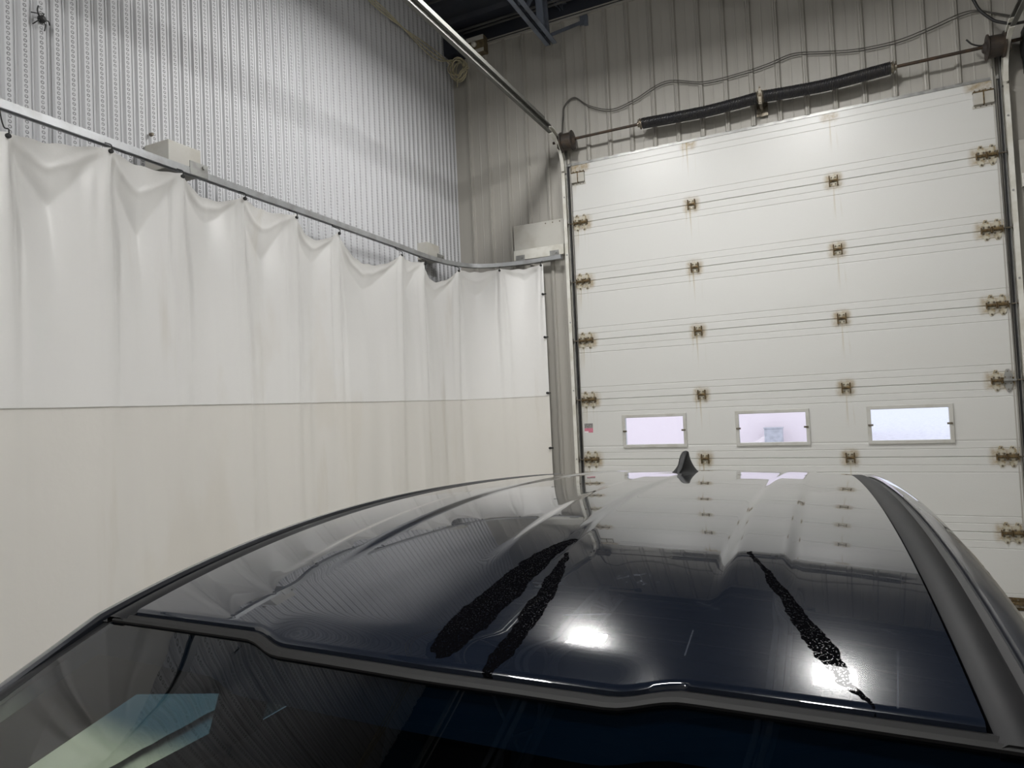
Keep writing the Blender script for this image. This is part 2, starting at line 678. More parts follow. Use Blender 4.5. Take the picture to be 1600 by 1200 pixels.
MH, MHE, MHG = small_hinge(), end_hinge(M_hplate), end_hinge(M_galv)
WIN = [(-1.607, ), (-.523, ), (.564, )]
wz0, wz1 = 1.333 - 2 * SEC, 1.662 - 2 * SEC           # window frame inside section 3 (from the floor)
hw, inset = .317, .028
holes = [(c[0] - DX0 - hw + inset, c[0] - DX0 + hw - inset, wz0 + inset, wz1 - inset) for c in WIN]
sec_plain = section_mesh().mesh('door_section', M_door)
sections = []
for k in range(7):                                     # from the floor upwards
    if k == 2:
        o = section_mesh(holes).build('door_section', M_door)
    else:
        o = bpy.data.objects.new('door_section', sec_plain)
        COL.objects.link(o)
    o.parent = door
    o.location = (0, 0, k * SEC)
    sections.append(o)


def put(mesh, name, parent, loc):
    o = bpy.data.objects.new(name, mesh)
    COL.objects.link(o)
    o.parent = parent
    o.location = loc
    return o


for k in range(6):
    z = SEC
    put(MHE, 'hinge', sections[k], (.088, 0, z))
    e = put(MHE, 'hinge', sections[k], (SECW - .088, 0, z))
    for c in (1.212, 2.446):
        put(MH, 'hinge', sections[k], (c, 0, z))
    for sx, x in ((-1, 0.0), (1, SECW)):
        m = MB(); m.tube([(x + sx * -.02, FY - .014, z), (x + sx * .075, FY - .014, z)], .007, 8)
        m.lathe((x + sx * .052, FY - .014, z), (sx, 0, 0), [(0, .018), (.002, .03), (.02, .03), (.022, .018)], 14)
        off = m.mesh('roller', M_bolt)
        put(off, 'roller', sections[k], (0, 0, 0))
# one newer zinc hinge on the fourth joint from the top, outer leaf
m = MB()
for s in (1, -1):
    pts = [(-.030, s * .006), (.030, s * .006), (.028, s * .04), (.010, s * .09), (-.010, s * .09), (-.028, s * .04)]
    m.add([(x, FY - .006, z) for x, z in pts] + [(x, FY - .012, z) for x, z in pts],
          [tuple(range(6)), tuple(range(11, 5, -1))] + [(i, (i + 1) % 6, 6 + (i + 1) % 6, 6 + i) for i in range(6)])
m.tube([(-.034, FY - .022, 0), (.05, FY - .022, 0)], .012, 8)
tag(put(m.mesh('zinc_hinge', M_galv), 'zinc_hinge', sections[2], (SECW - .048, 0, SEC)), 'newer bright zinc hinge leaf')
# top fixtures (boxy white brackets) and bottom fixtures
for x in (.085, SECW - .085):
    m = MB()
    for cx in (-.036, .036):
        m.slot(1).box(cx - .033, FY - .03, -.05, cx + .033, FY - .001, .05)
        m.slot(0).box(cx - .035, FY - .034, .046, cx + .035, FY - .001, .056)
    m.slot(0).box(-.004, FY - .036, -.055, .004, FY - .001, .06)
    m.slot(1).box(-.075, FY - .004, -.075, .075, FY, -.05)
    m.slot(2)
    for bx in (-.055, -.02, .02, .055):
        m.lathe((bx, FY, .072), (0, -1, 0), [(0, .007), (.006, .006)], 6)
        m.lathe((bx, FY - .004, -.063), (0, -1, 0), [(0, .006), (.005, .005)], 6)
    put(m.mesh('top_bracket', [M_rust, M_board, M_bolt]), 'top_bracket', sections[6], (x, 0, .47))
    m = MB()
    m.slot(0).box(-.075, FY - .012, .005, .075, FY, .10)
    m.slot(0).tube([(-.09, FY - .03, .06), (.1, FY - .03, .06)], .012, 8)
    m.slot(1).box(-.05, FY - .035, .03, .05, FY - .005, .05)
    m.slot(2)
    for bx in (-.05, 0, .05):
        m.lathe((bx, FY - .012, .085), (0, -1, 0), [(0, .008), (.006, .007)], 6)
    put(m.mesh('bottom_bracket', [M_rust, M_bolt, M_bolt]), 'bottom_bracket', sections[0], (x, 0, 0))
m = MB(); m.box(0, FY - .004, -.0, SECW, FY + .04, .03)
put(m.mesh('bottom_seal', M_dark), 'bottom_seal', sections[0], (0, 0, 0))
# windows in the third section
for c, h in zip(WIN, holes):
    x0, x1, z0, z1 = h
    m = MB()
    fo = inset
    m.box(x0 - fo, FY - .014, z0 - fo, x0 + .004, FY + .012, z1 + fo); m.box(x1 - .004, FY - .014, z0 - fo, x1 + fo, FY + .012, z1 + fo)
    m.box(x0, FY - .014, z0 - fo, x1, FY + .012, z0 + .004); m.box(x0, FY - .014, z1 - .004, x1, FY + .012, z1 + fo)
    f = m.build('window_frame', M_frame)
    f.parent = sections[2]
    bv = f.modifiers.new('bevel', 'BEVEL'); bv.width = .004; bv.segments = 2
    m = MB(); m.box(x0 + .003, FY + .006, z0 + .003, x1 - .003, FY + .010, z1 - .003)
    g = m.build('pane', M_pane); g.parent = sections[2]
    for sx, x in ((-1, x0), (1, x1)):
        m = MB(); m.box(x - .022, FY - .019, (z0 + z1) / 2 - .008, x + .018, FY - .013, (z0 + z1) / 2 + .008)
        m.lathe((x + sx * .012, FY - .019, (z0 + z1) / 2), (0, -1, 0), [(0, .007), (.004, .006)], 8)
        q = m.build('clip', M_bolt); q.parent = sections[2]
# notice on the door
ms = Mat('notice_print', (.30, .29, .28), .5)
X_, Y_, Z_ = ms.xyz()
c = ms.mix((Z_ - .045).smooth(-.002, .002), (.55, .14, .22), (.30, .29, .28))
txt = ms.noise(130, 2, (1, 1, 1.6)).smooth(.5, .6)
c = ms.mix(txt * (Z_ - .05).smooth(0, .002), c, (.06, .06, .06))
c = ms.mix(txt * Z_.smooth(.045, .04) * .5, c, (.75, .45, .5))
c = ms.mix(Z_.smooth(.016, .014) * X_.smooth(.042, .040), c, (.85, .78, .8))
ms.base(c)
m = MB(); m.box(0, FY - .002, 0, .09, FY, .094)
tag(put(m.mesh('notice_label', ms.m), 'notice_label', sections[2], (.02, 0, 1.494 - 2 * SEC)), 'small grey and red printed notice')

# ------------------------------------------------------------------ door tracks
TR = .33


def track(side, xw, label):
    """C-channel, open towards the door; side -1 left, +1 right"""
    root = empty('door_track', (xw, YD - .06, 0), label, 'door track')
    yv, zh = YD - .062, 4.535
    dirx = -side                                  # towards the door centre
    wd, fl, th = .076, .034, .004
    prof = [(0, -wd / 2), (fl, -wd / 2), (fl, -wd / 2 + .012), (fl - th, -wd / 2 + .012), (fl - th, -wd / 2 + th), (th, -wd / 2 + th),
            (th, wd / 2 - th), (fl - th, wd / 2 - th), (fl - th, wd / 2 - .012), (fl, wd / 2 - .012), (fl, wd / 2), (0, wd / 2)]
    X = Vector((dirx, 0, 0))
    m = MB()
    m.sweep([(xw, yv, 0.0), (xw, yv, zh - TR - .02)], prof, lambda i: (X, Vector((0, 1, 0))))
    m.build('vertical_track', M_white, root)
    arc, dirs = [], []
    for i in range(15):
        a = i / 14 * math.pi / 2
        arc.append((xw, yv - TR + TR * math.cos(a), zh - TR + TR * math.sin(a)))
        dirs.append(Vector((0, math.cos(a), math.sin(a))))
    m = MB(); m.sweep(arc, prof, lambda i: (X, dirs[i]))
    m.build('curved_track', M_white, root, smooth=True, auto=35)
    m = MB(); m.sweep([(xw, yv - TR - .02, zh), (xw, 1.2, zh)], prof, lambda i: (X, Vector((0, 0, 1))))
    m.build('horizontal_track', M_track, root)
    m = MB()      # stiffening angle along the top of the horizontal run
    m.box(xw - side * .0, 1.2, zh + .04, xw + side * .045, yv - TR - .1, zh + .045)
    m.box(xw - side * .0, 1.2, zh + .04, xw + side * .005, yv - TR - .1, zh + .10)
    m.build('stiffening_angle', M_track, root)
    m = MB()      # perforated jamb angle between track and wall
    m.box(xw + dirx * .040, YD - .004, 0, xw + dirx * .044, YD - .055, zh - .05)
    m.box(xw + dirx * .004, YD - .016, 0, xw + dirx * .044, YD - .008, zh - .05)
    m.build('jamb_angle', M_galv, root)
    m = MB(); m.box(xw + dirx * .046, YD - .03, 0, xw + dirx * .054, YD - .012, DTOP)
    m.build('edge_seal', M_dark, root)
    for z in (.5, 1.2, 1.9, 2.6, 3.3, 3.9):
        m = MB()
        m.box(xw - dirx * .005, yv - .02, z, xw + dirx * .0, YD - .004, z + .06)
        m.lathe((xw + dirx * .02, yv - .036, z + .03), (0, -1, 0), [(0, .009), (.006, .008)], 8)
        m.build('track_bracket', M_galv, root)
    m = MB(); m.tube([(xw + dirx * .09, YD - .05, 4.36), (xw + dirx * .062, YD - .05, .1)], .003, 6)
    m.build('lift_cable', M_wire, root)
    for y in (3.0, 1.6):
        m = MB()
        m.obox((xw + side * .02, y, zh + .06), (xw + side * .02, y, 6.0), .03, .004, up=(0, 1, 0))
        m.build('hanger', M_galv, root)
    return root


track(-1, -2.42, 'white and galvanised door track bending below the corner junction box')
track(1, 1.392, 'white and galvanised door track beside the hanging black hose')

# ------------------------------------------------------------------ torsion springs
SY = 6.45
spr = empty('torsion_spring_assembly', (-.5, SY, 4.27), 'black torsion spring pair on a rusty shaft above the overhead door', 'spring')
m = MB(); m.tube([(-2.47, SY, 4.487), (1.44, SY, 4.487)], .0135, 12)
m.build('shaft', M_shaft, spr, smooth=True, auto=40)


def helix(pts):
    path = catmull(pts, 12)
    L = [0]
    for a, bb in zip(path, path[1:]):
        L.append(L[-1] + (bb - a).length)
    coils = int(L[-1] / .0125)
    out = []
    nseg = coils * 14
    for i in range(nseg + 1):
        s = i / nseg * L[-1]
        j = max(k for k in range(len(L)) if L[k] <= s + 1e-9)
        j = min(j, len(path) - 2)
        t = (s - L[j]) / (L[j + 1] - L[j])
        p = path[j].lerp(path[j + 1], t)
        a = 2 * math.pi * i / 14
        out.append(p + Vector((0, math.cos(a) * .047, math.sin(a) * .047)))
    return out


for pts in ([(-1.535, SY, 4.487), (-1.22, SY, 4.475), (-.95, SY, 4.468), (-.68, SY, 4.476), (-.48, SY, 4.487)],
            [(-.42, SY, 4.487), (-.17, SY, 4.472), (.085, SY, 4.464), (.33, SY, 4.474), (.58, SY, 4.487)]):
    m = MB(); m.tube(helix(pts), .0068, 6)
    s = m.build('spring', M_spring, spr, smooth=True)
for x, d in ((-1.535, -1), (-.48, 1), (-.42, -1), (.58, 1)):
    m = MB(); m.lathe((x, SY, 4.487), (d, 0, 0), [(-.02, .044), (.012, .044), (.014, .052), (.02, .052), (.03, .028), (.045, .028)], 18)
    m.lathe((x + d * .038, SY, 4.52), (0, -.5, 1), [(0, .006), (.014, .006)], 6)
    m.build('winding_cone', M_bolt, spr, smooth=True, auto=40)
m = MB()
m.box(-.46, SY - .01, 4.40, -.44, YD - .034, 4.43); m.box(-.462, SY - .055, 4.405, -.438, SY + .06, 4.545)
m.lathe((-.49, SY, 4.487), (1, 0, 0), [(0, .03), (.02, .058), (.06, .058), (.08, .03)], 18)
for z in (4.42, 4.555):
    m.lathe((-.45, SY - .055, z), (0, -1, 0), [(0, .009), (.01, .008)], 6)
m.box(-.50, YD - .042, 4.36, -.40, YD - .034, 4.60)
m.build('centre_bracket', M_bolt, spr)
for x, d in ((-2.31, 1), (1.305, -1)):
    m = MB()
    m.lathe((x, SY, 4.475), (d, 0, 0), [(-.07, .075), (-.064, .1), (-.052, .1), (-.045, .082), (.045, .086), (.05, .10), (.058, .10), (.064, .05), (.085, .03)], 24)
    m.build('cable_drum', M_drum, spr, smooth=True, auto=35)
    m = MB(); m.box(x - d * .095, SY - .06, 4.40, x - d * .088, YD - .034, 4.56)
    m.lathe((x - d * .1, SY, 4.487), (d, 0, 0), [(0, .03), (.02, .03)], 14)
    m.build('end_bearing_plate', M_drum, spr)

# ------------------------------------------------------------------ loose wires on the door wall
wire_pts = [(-2.421, 4.60), (-2.40, 4.80), (-2.375, 4.913), (-2.262, 4.98), (-2.107, 4.849), (-1.874, 4.754), (-1.639, 4.804), (-1.314, 4.91), (-.953, 4.807),
            (-.603, 4.811), (-.377, 4.842), (-.158, 4.873), (.10, 4.815), (.353, 4.775), (.645, 4.773), (.881, 4.806), (1.11, 4.859), (1.23, 4.861), (1.327, 4.816), (1.47, 4.735)]
for k, dz in enumerate((0, -.022)):
    m = MB()
    m.tube(catmull([(x + .006 * k, YD - .035, z + dz * (1 if 3 < i < 17 else .5) + .006 * math.sin(i * 1.7)) for i, (x, z) in enumerate(wire_pts)], 8), .0042, 6)
    o = m.build('wall_wire', M_wire, smooth=True, loc=(-.5, YD - .035, 4.8))
    tag(o, ('upper' if k == 0 else 'lower') + ' thin grey wire of the pair strung wavily above the black springs', 'wire')
m = MB(); m.tube(catmull([(1.09, 6.32, 5.15), (1.12, 6.31, 4.93), (1.157, 6.3, 4.813), (1.19, 6.3, 4.727), (1.247, 6.3, 4.649), (1.306, 6.3, 4.596), (1.43, 6.3, 4.55), (1.55, 6.32, 4.60), (1.62, 6.4, 4.9), (1.64, 6.5, 5.6)], 8), .011, 10)
tag(m.build('black_hose', M_dark, smooth=True, loc=(1.3, 6.3, 4.6)), 'black hose looping behind the track beside the springs', 'hose')
m = MB(); m.tube(catmull([(1.115, 6.43, 4.57), (1.15, 6.43, 4.525), (1.2, 6.44, 4.503), (1.24, 6.445, 4.50)], 6), .006, 6)
tag(m.build('cable_tail', M_dark, smooth=True, loc=(1.2, 6.44, 4.5)), 'short bent black cable tail on the spring shaft', 'cable')
# dark chain-hoist housing by the outer end of the shaft
hz = empty('chain_hoist', (1.62, 6.45, 4.27), 'black chain hoist housing beyond the outer end of the spring shaft', 'hoist')
m = MB(); m.box(1.50, 6.36, 4.25, 1.62, 6.58, 4.60); m.lathe((1.48, 6.45, 4.45), (1, 0, 0), [(0, .06), (.01, .13), (.05, .13), (.06, .06)], 24)
m.build('housing', M_dark, hz, bevel=.01)
m = MB(); m.tube([(1.44, 6.45, 4.487), (1.52, 6.45, 4.487)], .0135, 10); m.build('drive_shaft', M_shaft, hz)
for s in (-1, 1):
    m = MB(); m.tube([(1.53, 6.45 + s * .12, 4.45), (1.53, 6.45 + s * .10, 1.2)], .005, 6)
    m.build('chain', M_bolt, hz)

# ------------------------------------------------------------------ curtain rails
RZ = 3.315
rail_pts = [(-3.40, -3.0), (-3.42, -.5), (-3.446, 1.81), (-3.50, 3.9), (-3.54, 5.13), (-3.565, 5.62), (-3.53, 6.045), (-3.405, 6.33), (-3.17, 6.47), (-2.89, 6.515), (-2.66, 6.51), (-2.45, 6.49)]


def rail_sweep(pts):
    path = [Vector((p.x, p.y, RZ)) for p in catmull([(x, y, 0) for x, y in pts], 10)]
    dirs = []
    for i in range(len(path)):
        t = path[min(i + 1, len(path) - 1)] - path[max(i - 1, 0)]
        t.normalize()
        dirs.append(Vector((t.y, -t.x, 0)))
    h = .021
    prof = [(-h, -h), (-.006, -h), (-.006, -h + .004), (-h + .004, -h + .004), (-h + .004, h - .004), (h - .004, h - .004), (h - .004, -h + .004), (.006, -h + .004), (.006, -h), (h, -h), (h, h), (-h, h)]
    m = MB()
    m.sweep(path, prof, lambda i: (dirs[i], Vector((0, 0, 1))))
    return m


rail = empty('curtain_rail', (-3.5, 2.0, RZ), 'grey steel rail carrying the white curtain along the corrugated wall', 'curtain rail')
rail_sweep(rail_pts).build('rail', M_alu, rail, smooth=True, auto=30)


def rail_x(y):
    return float(np.interp(y, [p[1] for p in rail_pts[:6]], [p[0] for p in rail_pts[:6]]))


for y in (-2.4, .2, 2.86, 5.85):
    xr = rail_x(y)
    m = MB(); m.box(WL + .008, y - .115, RZ - .0, xr - .028, y + .115, RZ + .17)
    bl = m.build('wall_block', M_board, rail, bevel=.004)
    m = MB(); m.box(xr - .03, y - .01, RZ + .02, xr + .024, y + .12, RZ + .026); m.box(xr + .021, y - .01, RZ - .02, xr + .026, y + .12, RZ + .062)
    m.lathe((xr + .026, y + .085, RZ + .04), (1, 0, 0), [(0, .011), (.01, .01)], 8)
    m.build('rail_clamp', M_galv, rail)


def mount_board(root, x0, x1):
    m = MB(); m.box(x0, YD - .045, 3.455, x1, YD - .027, 3.735)
    bd = m.build('mounting_board', M_board, root, bevel=.003)
    for i in range(3):
        q = MB(); q.lathe((x1 - .04 - i * .08 if x0 < 0 else x0 + .04 + i * .08, YD - .045, 3.71), (0, -1, 0), [(0, .007), (.004, .006)], 8)
        q.build('screw', M_bolt, bd)
    m = MB(); m.box(x0, YD - .07, 3.355, x1, YD - .027, 3.462)
    m.build('mounting_cleat', M_white, root, bevel=.003)
    for f in (.12, .80):
        xx = x0 + (x1 - x0) * f
        m = MB(); m.box(xx - .04, YD - .076, RZ + .02, xx + .06, YD - .07, RZ + .09); m.box(xx - .04, YD - .13, RZ + .02, xx + .06, YD - .07, RZ + .026)
        m.lathe((xx + .03, YD - .076, RZ + .065), (0, -1, 0), [(0, .011), (.01, .01)], 8)
        m.build('rail_clamp', M_galv, root)


mount_board(rail, -3.02, -2.445)
rail2 = empty('curtain_rail', (2.5, 2.0, RZ), 'short visible grey rail end with board on the chain hoist side of the door', 'curtain rail')
rail_sweep([(1.44, 6.49), (1.6, 6.51), (1.95, 6.515), (2.2, 6.47), (2.43, 6.33), (2.56, 6.045), (2.60, 5.6), (2.60, 4.5), (2.60, 1.8), (2.6, -3.0)]).build('rail', M_alu, rail2, smooth=True, auto=30)
mount_board(rail2, 1.44, 2.02)
for y in (-2.4, .2, 2.86, 5.5):
    m = MB(); m.box(2.625, y - .115, RZ, WR, y + .115, RZ + .17)
    m.build('wall_block', M_board, rail2, bevel=.004)

# ------------------------------------------------------------------ curtain
cp = catmull([(x, y, 0) for x, y in rail_pts[:-1]], 40)
CL = [0.0]
for a, bb in zip(cp, cp[1:]):
    CL.append(CL[-1] + (bb - a).length)
cx_, cy_ = np.array([p.x for p in cp]), np.array([p.y for p in cp])


def path_at(s):
    x, y = float(np.interp(s, CL, cx_)), float(np.interp(s, CL, cy_))
    e = .02
    dx = float(np.interp(s + e, CL, cx_) - np.interp(s - e, CL, cx_))
    dy = float(np.interp(s + e, CL, cy_) - np.interp(s - e, CL, cy_))
    l = math.hypot(dx, dy) or 1
    return x, y, dy / l, -dx / l


def s_of(x, y):
    d = (cx_ - x) ** 2 + (cy_ - y) ** 2
    return CL[int(d.argmin())]


# (hook x, y, top z at hook, sag of the hem after this hook, depth of the swag fold)
HK = [(-3.40, -2.9, 3.25, .06, .3), (-3.41, -2.4, 3.25, .03, .2), (-3.41, -1.9, 3.25, .05, .35), (-3.42, -1.4, 3.25, .05, .3), (-3.42, -.9, 3.25, .03, .3),
      (-3.42, -.4, 3.25, .05, .3), (-3.43, .1, 3.25, .04, .3), (-3.43, .6, 3.25, .05, .3), (-3.44, 1.15, 3.25, .03, .35),
      (-3.446, 1.823, 3.172, -.01, .34), (-3.46, 2.325, 3.266, .018, .36), (-3.475, 2.785, 3.262, .075, .14), (-3.487, 3.266, 3.258, .02, .30),
      (-3.497, 3.736, 3.25, .11, .16), (-3.508, 4.211, 3.24, .17, .22), (-3.54, 5.105, 3.235, .02, .30), (-3.56, 5.534, 3.235, .15, .20),
      (-3.505, 6.12, 3.25, .01, .26), (-3.15, 6.475, 3.265, .012, .10), (-2.665, 6.51, 3.265, 0, .1)]
HS = [s_of(h[0], h[1]) for h in HK]
S0, S1 = HS[0], HS[-1] + .012
rnd = random.Random(3)
FOLD = [(rnd.uniform(S0, S1), rnd.uniform(.035, .11), rnd.uniform(-.014, .016), rnd.uniform(-.05, .05)) for _ in range(60)]


GR = [(rnd.uniform(.6, 1.3), rnd.uniform(-.03, .05), rnd.uniform(.3, 1.1), rnd.uniform(.8, 1.5)) for _ in HK]


def curtain_pt(s, v):
    """v 0 at the hem top, 1 at z = 2.45, 2 at the floor"""
    i = max(k for k in range(len(HS)) if HS[k] <= s + 1e-9)
    i = min(i, len(HS) - 2)
    u = min(max((s - HS[i]) / (HS[i + 1] - HS[i]), 0), 1)
    h, h2 = HK[i], HK[i + 1]
    span = HS[i + 1] - HS[i]
    tri = 1 - abs(2 * u - 1)
    ztop = h[2] + (h2[2] - h[2]) * u - h[3] * (1 - (2 * u - 1) ** 2) ** .8 if h[3] >= 0 else h[2] + (h2[2] - h[2]) * u
    ztop += .006 * math.sin(s * 41) * tri
    z = ztop + (2.45 - ztop) * v if v <= 1 else 2.45 + (.05 - 2.45) * (v - 1)
    dpt = ztop - z
    hang = 3.25 - z
    # soft pleats standing out at every hook
    amp = min(.050, .048 * span / .45)
    fade = .30 + .70 * math.exp(-dpt / .45)
    d = amp * fade * math.cos(2 * math.pi * u) * .5
    for hs, g in zip(HS, GR):
        ds = s - hs
        if abs(ds) < .4:
            w = .020 + .05 * min(dpt, .6)
            d += .026 * math.exp(-(ds / w) ** 2) * math.exp(-dpt / 1.0)
            # sharp long grooves falling from the hook
            c1 = .026 + .05 * min(dpt, .5) + g[1] * dpt * .4
            w1 = .010 + .016 * min(dpt, 1.2)
            d -= .030 * g[0] * math.exp(-((ds - c1) / w1) ** 2) * sstep(.0, .12, dpt) * math.exp(-(dpt / (1.1 * g[3])) ** 2)
            c2 = -.028 - .06 * min(dpt, .5) + g[1] * dpt * .3
            d -= .025 * g[2] * math.exp(-((ds - c2) / w1) ** 2) * sstep(.0, .12, dpt) * math.exp(-(dpt / (.9 * g[3])) ** 2)
    # slack cloth sagging between two hooks: a hollow ending in a soft V
    D = h[4]
    vd = D * (tri ** .9) * (.85 + .3 * math.sin(HS[i] * 7.3) ** 2)
    dm = (.026 + .07 * D) * sstep(0, .45, tri)
    a = vd - dpt
    if a > 0:
        d -= dm * (1 - a / max(vd, 1e-4)) ** .8
    else:
        d -= dm * math.exp(a / .30) * sstep(-.9, .0, a)
    d += .006 * math.exp(-((dpt - .40 * vd) / .020) ** 2) * sstep(0, .3, tri)
    for fs, fw, fa, sl_ in FOLD:
        q = (s - fs - sl_ * hang * .6) / fw
        if abs(q) < 3:
            d += fa * math.exp(-q * q) * sstep(.25, 1.1, hang)
    d += .010 * math.sin(s * 5.1 + z * 1.3) + .005 * math.sin(s * 13.7 - z * .9) * sstep(.2, .8, hang)
    if z < 1.8885:
        d -= .0045
    x, y, nx, ny = path_at(s)
    edge = sstep(0, .12, S1 - s)
    d = d * (.25 + .75 * edge) + .012
    return (x + nx * d, y + ny * d, z)


m = MB()
NU = 820
vz = [j / 70 for j in range(71)] + sorted([1 + j / 50 for j in range(1, 51)] + [1 + (2.45 - zz) / 2.40 for zz in (1.892, 1.8895, 1.8875, 1.884)])
sl = [S0 + (S1 - S0) * i / NU for i in range(NU + 1)]
vs = [curtain_pt(s, v) for v in vz for s in sl]
w = NU + 1
m.add(vs, [(j * w + i, j * w + i + 1, (j + 1) * w + i + 1, (j + 1) * w + i) for j in range(len(vz) - 1) for i in range(NU)])
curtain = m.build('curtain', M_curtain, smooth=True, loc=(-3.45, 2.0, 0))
# keep the material's height in metres above the floor: origin stays on the floor
tag(curtain, 'off-white vinyl curtain hanging in folds from hooks on the grey rail', 'curtain')
for h in HK:
    x, y, nx, ny = path_at(s_of(h[0], h[1]))
    m = MB()
    zt = h[2] - .02
    px, py = x + nx * .068, y + ny * .068
    m.lathe((x + nx * .058, y + ny * .058, zt), (nx, ny, 0), [(0, .012), (.012, .012), (.014, .007)], 10)
    m.tube(catmull([(px, py, zt), (px, py, zt + .03), (x + nx * .03, y + ny * .03, zt + .05), (x, y, max(zt + .06, RZ - .03)), (x, y, RZ - .012)], 4), .0035, 6)
    m.build('hook', M_dark, curtain)
for z in (2.95, 2.50, 1.92, 1.35, .8, .3):
    x, y, nx, ny = path_at(S1 - .02)
    m = MB(); m.lathe((x + nx * .012, y + ny * .012, z), (nx, ny, 0), [(0, .012), (.026, .012), (.028, .006)], 10)
    m.box(x + .002, y - .03, z - .006, x + .034, y - .02, z + .006)
    m.build('eyelet', M_dark, curtain)

# ------------------------------------------------------------------ junction box, cable coil and cables in the corner
jb = empty('junction_box', (-3.36, YD - .03, 5.69), 'brown junction box with white knob in the corner under the roof', 'junction box')
m = MB(); m.box(-3.46, YD - .12, 5.70, -3.24, YD - .02, 5.88); m.build('box', M_brown, jb, bevel=.006)
m = MB(); m.box(-3.455, YD - .125, 5.83, -3.245, YD - .115, 5.88); m.box(-3.455, YD - .125, 5.70, -3.245, YD - .115, 5.735); m.build('lid_flange', M_board, jb)
m = MB(); m.lathe((-3.355, YD - .12, 5.79), (0, -1, 0), [(0, .028), (.02, .03), (.035, .026), (.045, .012)], 16); m.build('knob', M_white, jb, smooth=True, auto=40)
m = MB(); m.box(-3.70, YD - .2, 5.72, -3.47, YD - .02, 5.92); m.build('cover_plate', M_deck, jb)
m = MB()
rr = random.Random(5)
pts = []
for i in range(150):
    a = i * 2 * math.pi / 17
    j = i // 17
    r1, r2 = .085 + .03 * math.sin(j * 2.3), .10 + .03 * math.cos(j * 1.9)
    pts.append((-3.545 + r1 * math.cos(a) + .012 * math.sin(j * 3.1), YD - .20 + .010 * j + .03 * math.sin(a + j), 5.55 + r2 * math.sin(a) - .012 * math.cos(j * 2)))
m.tube(pts, .0055, 6)
m.tube(catmull([(-3.46, YD - .15, 5.55), (-3.42, YD - .16, 5.53), (-3.5, YD - .2, 5.50), (-3.56, YD - .17, 5.42), (-3.58, YD - .15, 5.36)], 6), .0055, 6)
tag(m.build('cable_coil', M_cream, smooth=True, loc=(-3.545, YD - .17, 5.45)), 'tangled coil of cream cable hanging below the brown junction box', 'cable')
for k in range(3):
    m = MB()
    m.tube(catmull([(-3.62 + .02 * k, YD - .2, 5.60 + .02 * k), (WL + .05, 6.1, 5.66 - .05 * k), (WL + .04, 5.2, 5.60 + .03 * k), (WL + .04, 4.4, 5.68 - .04 * k), (WL + .04, 3.4, 5.62 + .04 * k), (WL + .04, 1.0, 5.66)], 8), .006, 6)
    tag(m.build('wall_cable', M_cream, smooth=True, loc=(WL + .04, 4, 5.6)), ['lowest', 'middle', 'highest'][k] + ' of three thin cream cables strung along the corrugated wall to the coil', 'cable', 'cream cables along the corrugated wall')
m = MB()
m.lathe((WL + .012, 2.149, 3.965), (1, .1, 0), [(0, .012), (.01, .02), (.03, .018), (.036, .008)], 10)
for a in range(5):
    m.tube([(WL + .025, 2.149, 3.965), (WL + .04, 2.149 + .03 * math.cos(a * 1.3), 3.965 + .03 * math.sin(a * 1.3)), (WL + .014, 2.149 + .05 * math.cos(a * 1.3), 3.96 + .05 * math.sin(a * 1.3))], .003, 5)
m.tube(catmull([(WL + .02, 2.149, 3.97), (WL + .03, 2.13, 4.0), (WL + .02, 2.14, 4.035)], 4), .004, 5)
tag(m.build('black_clip', M_dark, loc=(WL + .02, 2.149, 3.965)), 'small black wiry clip stuck on the corrugated wall', 'clip')
m = MB(); m.lathe((WL + .010, 2.788, 3.568), (1, 0, 0), [(0, .012), (.02, .01), (.022, .005)], 8)
tag(m.build('wall_screw', M_bolt, loc=(WL + .01, 2.788, 3.568)), 'dark screw head in the corrugated wall above a rail block', 'screw')

# ------------------------------------------------------------------ lamps
ml = Mat('lamp_diffuser', (.9, .9, .9), .5)
ml.b.inputs['Emission Color'].default_value = (1.0, .99, .975, 1)
ml.b.inputs['Emission Strength'].default_value = LAMP_STRENGTH
places = ['near the overhead door on the curtain side', 'near the overhead door on the chain hoist side', 'above the bonnet on the curtain side', 'above the bonnet on the hoist side',
          'at the closed end of the bay on the curtain side', 'at the closed end of the bay on the hoist side']
for (x, y), pl in zip(LAMPS, places):
    r = empty('ceiling_light_offscreen', (x, y, LZ), 'white panel light ' + pl, 'light', 'panel lights under the roof')
    m = MB(); m.box(x - .155, y - .22, LZ + .011, x + .155, y + .22, LZ + .06)
    m.build('housing', M_white, r, bevel=.005)
    m = MB(); m.box(x - .14, y - .205, LZ, x + .14, y + .205, LZ + .010)
    m.build('diffuser_offscreen', ml.m, r)
    for sx in (-1, 1):
        m = MB(); m.tube([(x + sx * .1, y, LZ + .05), (x + sx * .1, y, 6.01)], .006, 6); m.build('hanger', M_galv, r)

# ------------------------------------------------------------------ outside the door
ms_ = plain('snow', (.80, .80, .84), .8)
b = MB(); b.box(-60, YD + .12, -.2, 60, 90, -.03)
struct(b.build('ground', ms_), 'snow covered yard outside the door windows', 'ground')
ob = empty('outside_building', (-7, 26, -.03), 'pale pinkish rendered building outside, seen through the door windows', 'building')
mp = plain('pale_render', (.90, .80, .805), .8, other=(.87, .76, .77), amount=.4)
m = MB(); m.box(-16, 26, -.03, 1.0, 34, 7); m.build('wall', mp, ob)
m = MB(); m.box(-16.2, 25.8, 7, 1.2, 34.2, 7.25); m.build('roof_edge', mp, ob)
ub = empty('utility_box', (-1.97, 25.4, -.03), 'small grey utility box standing before the pinkish building outside', 'utility box')
mg = plain('grey_cabinet', (.55, .555, .58), .6)
m = MB(); m.box(-2.27, 25.2, -.03, -1.67, 25.6, .62); m.build('cabinet', mg, ub, bevel=.02)
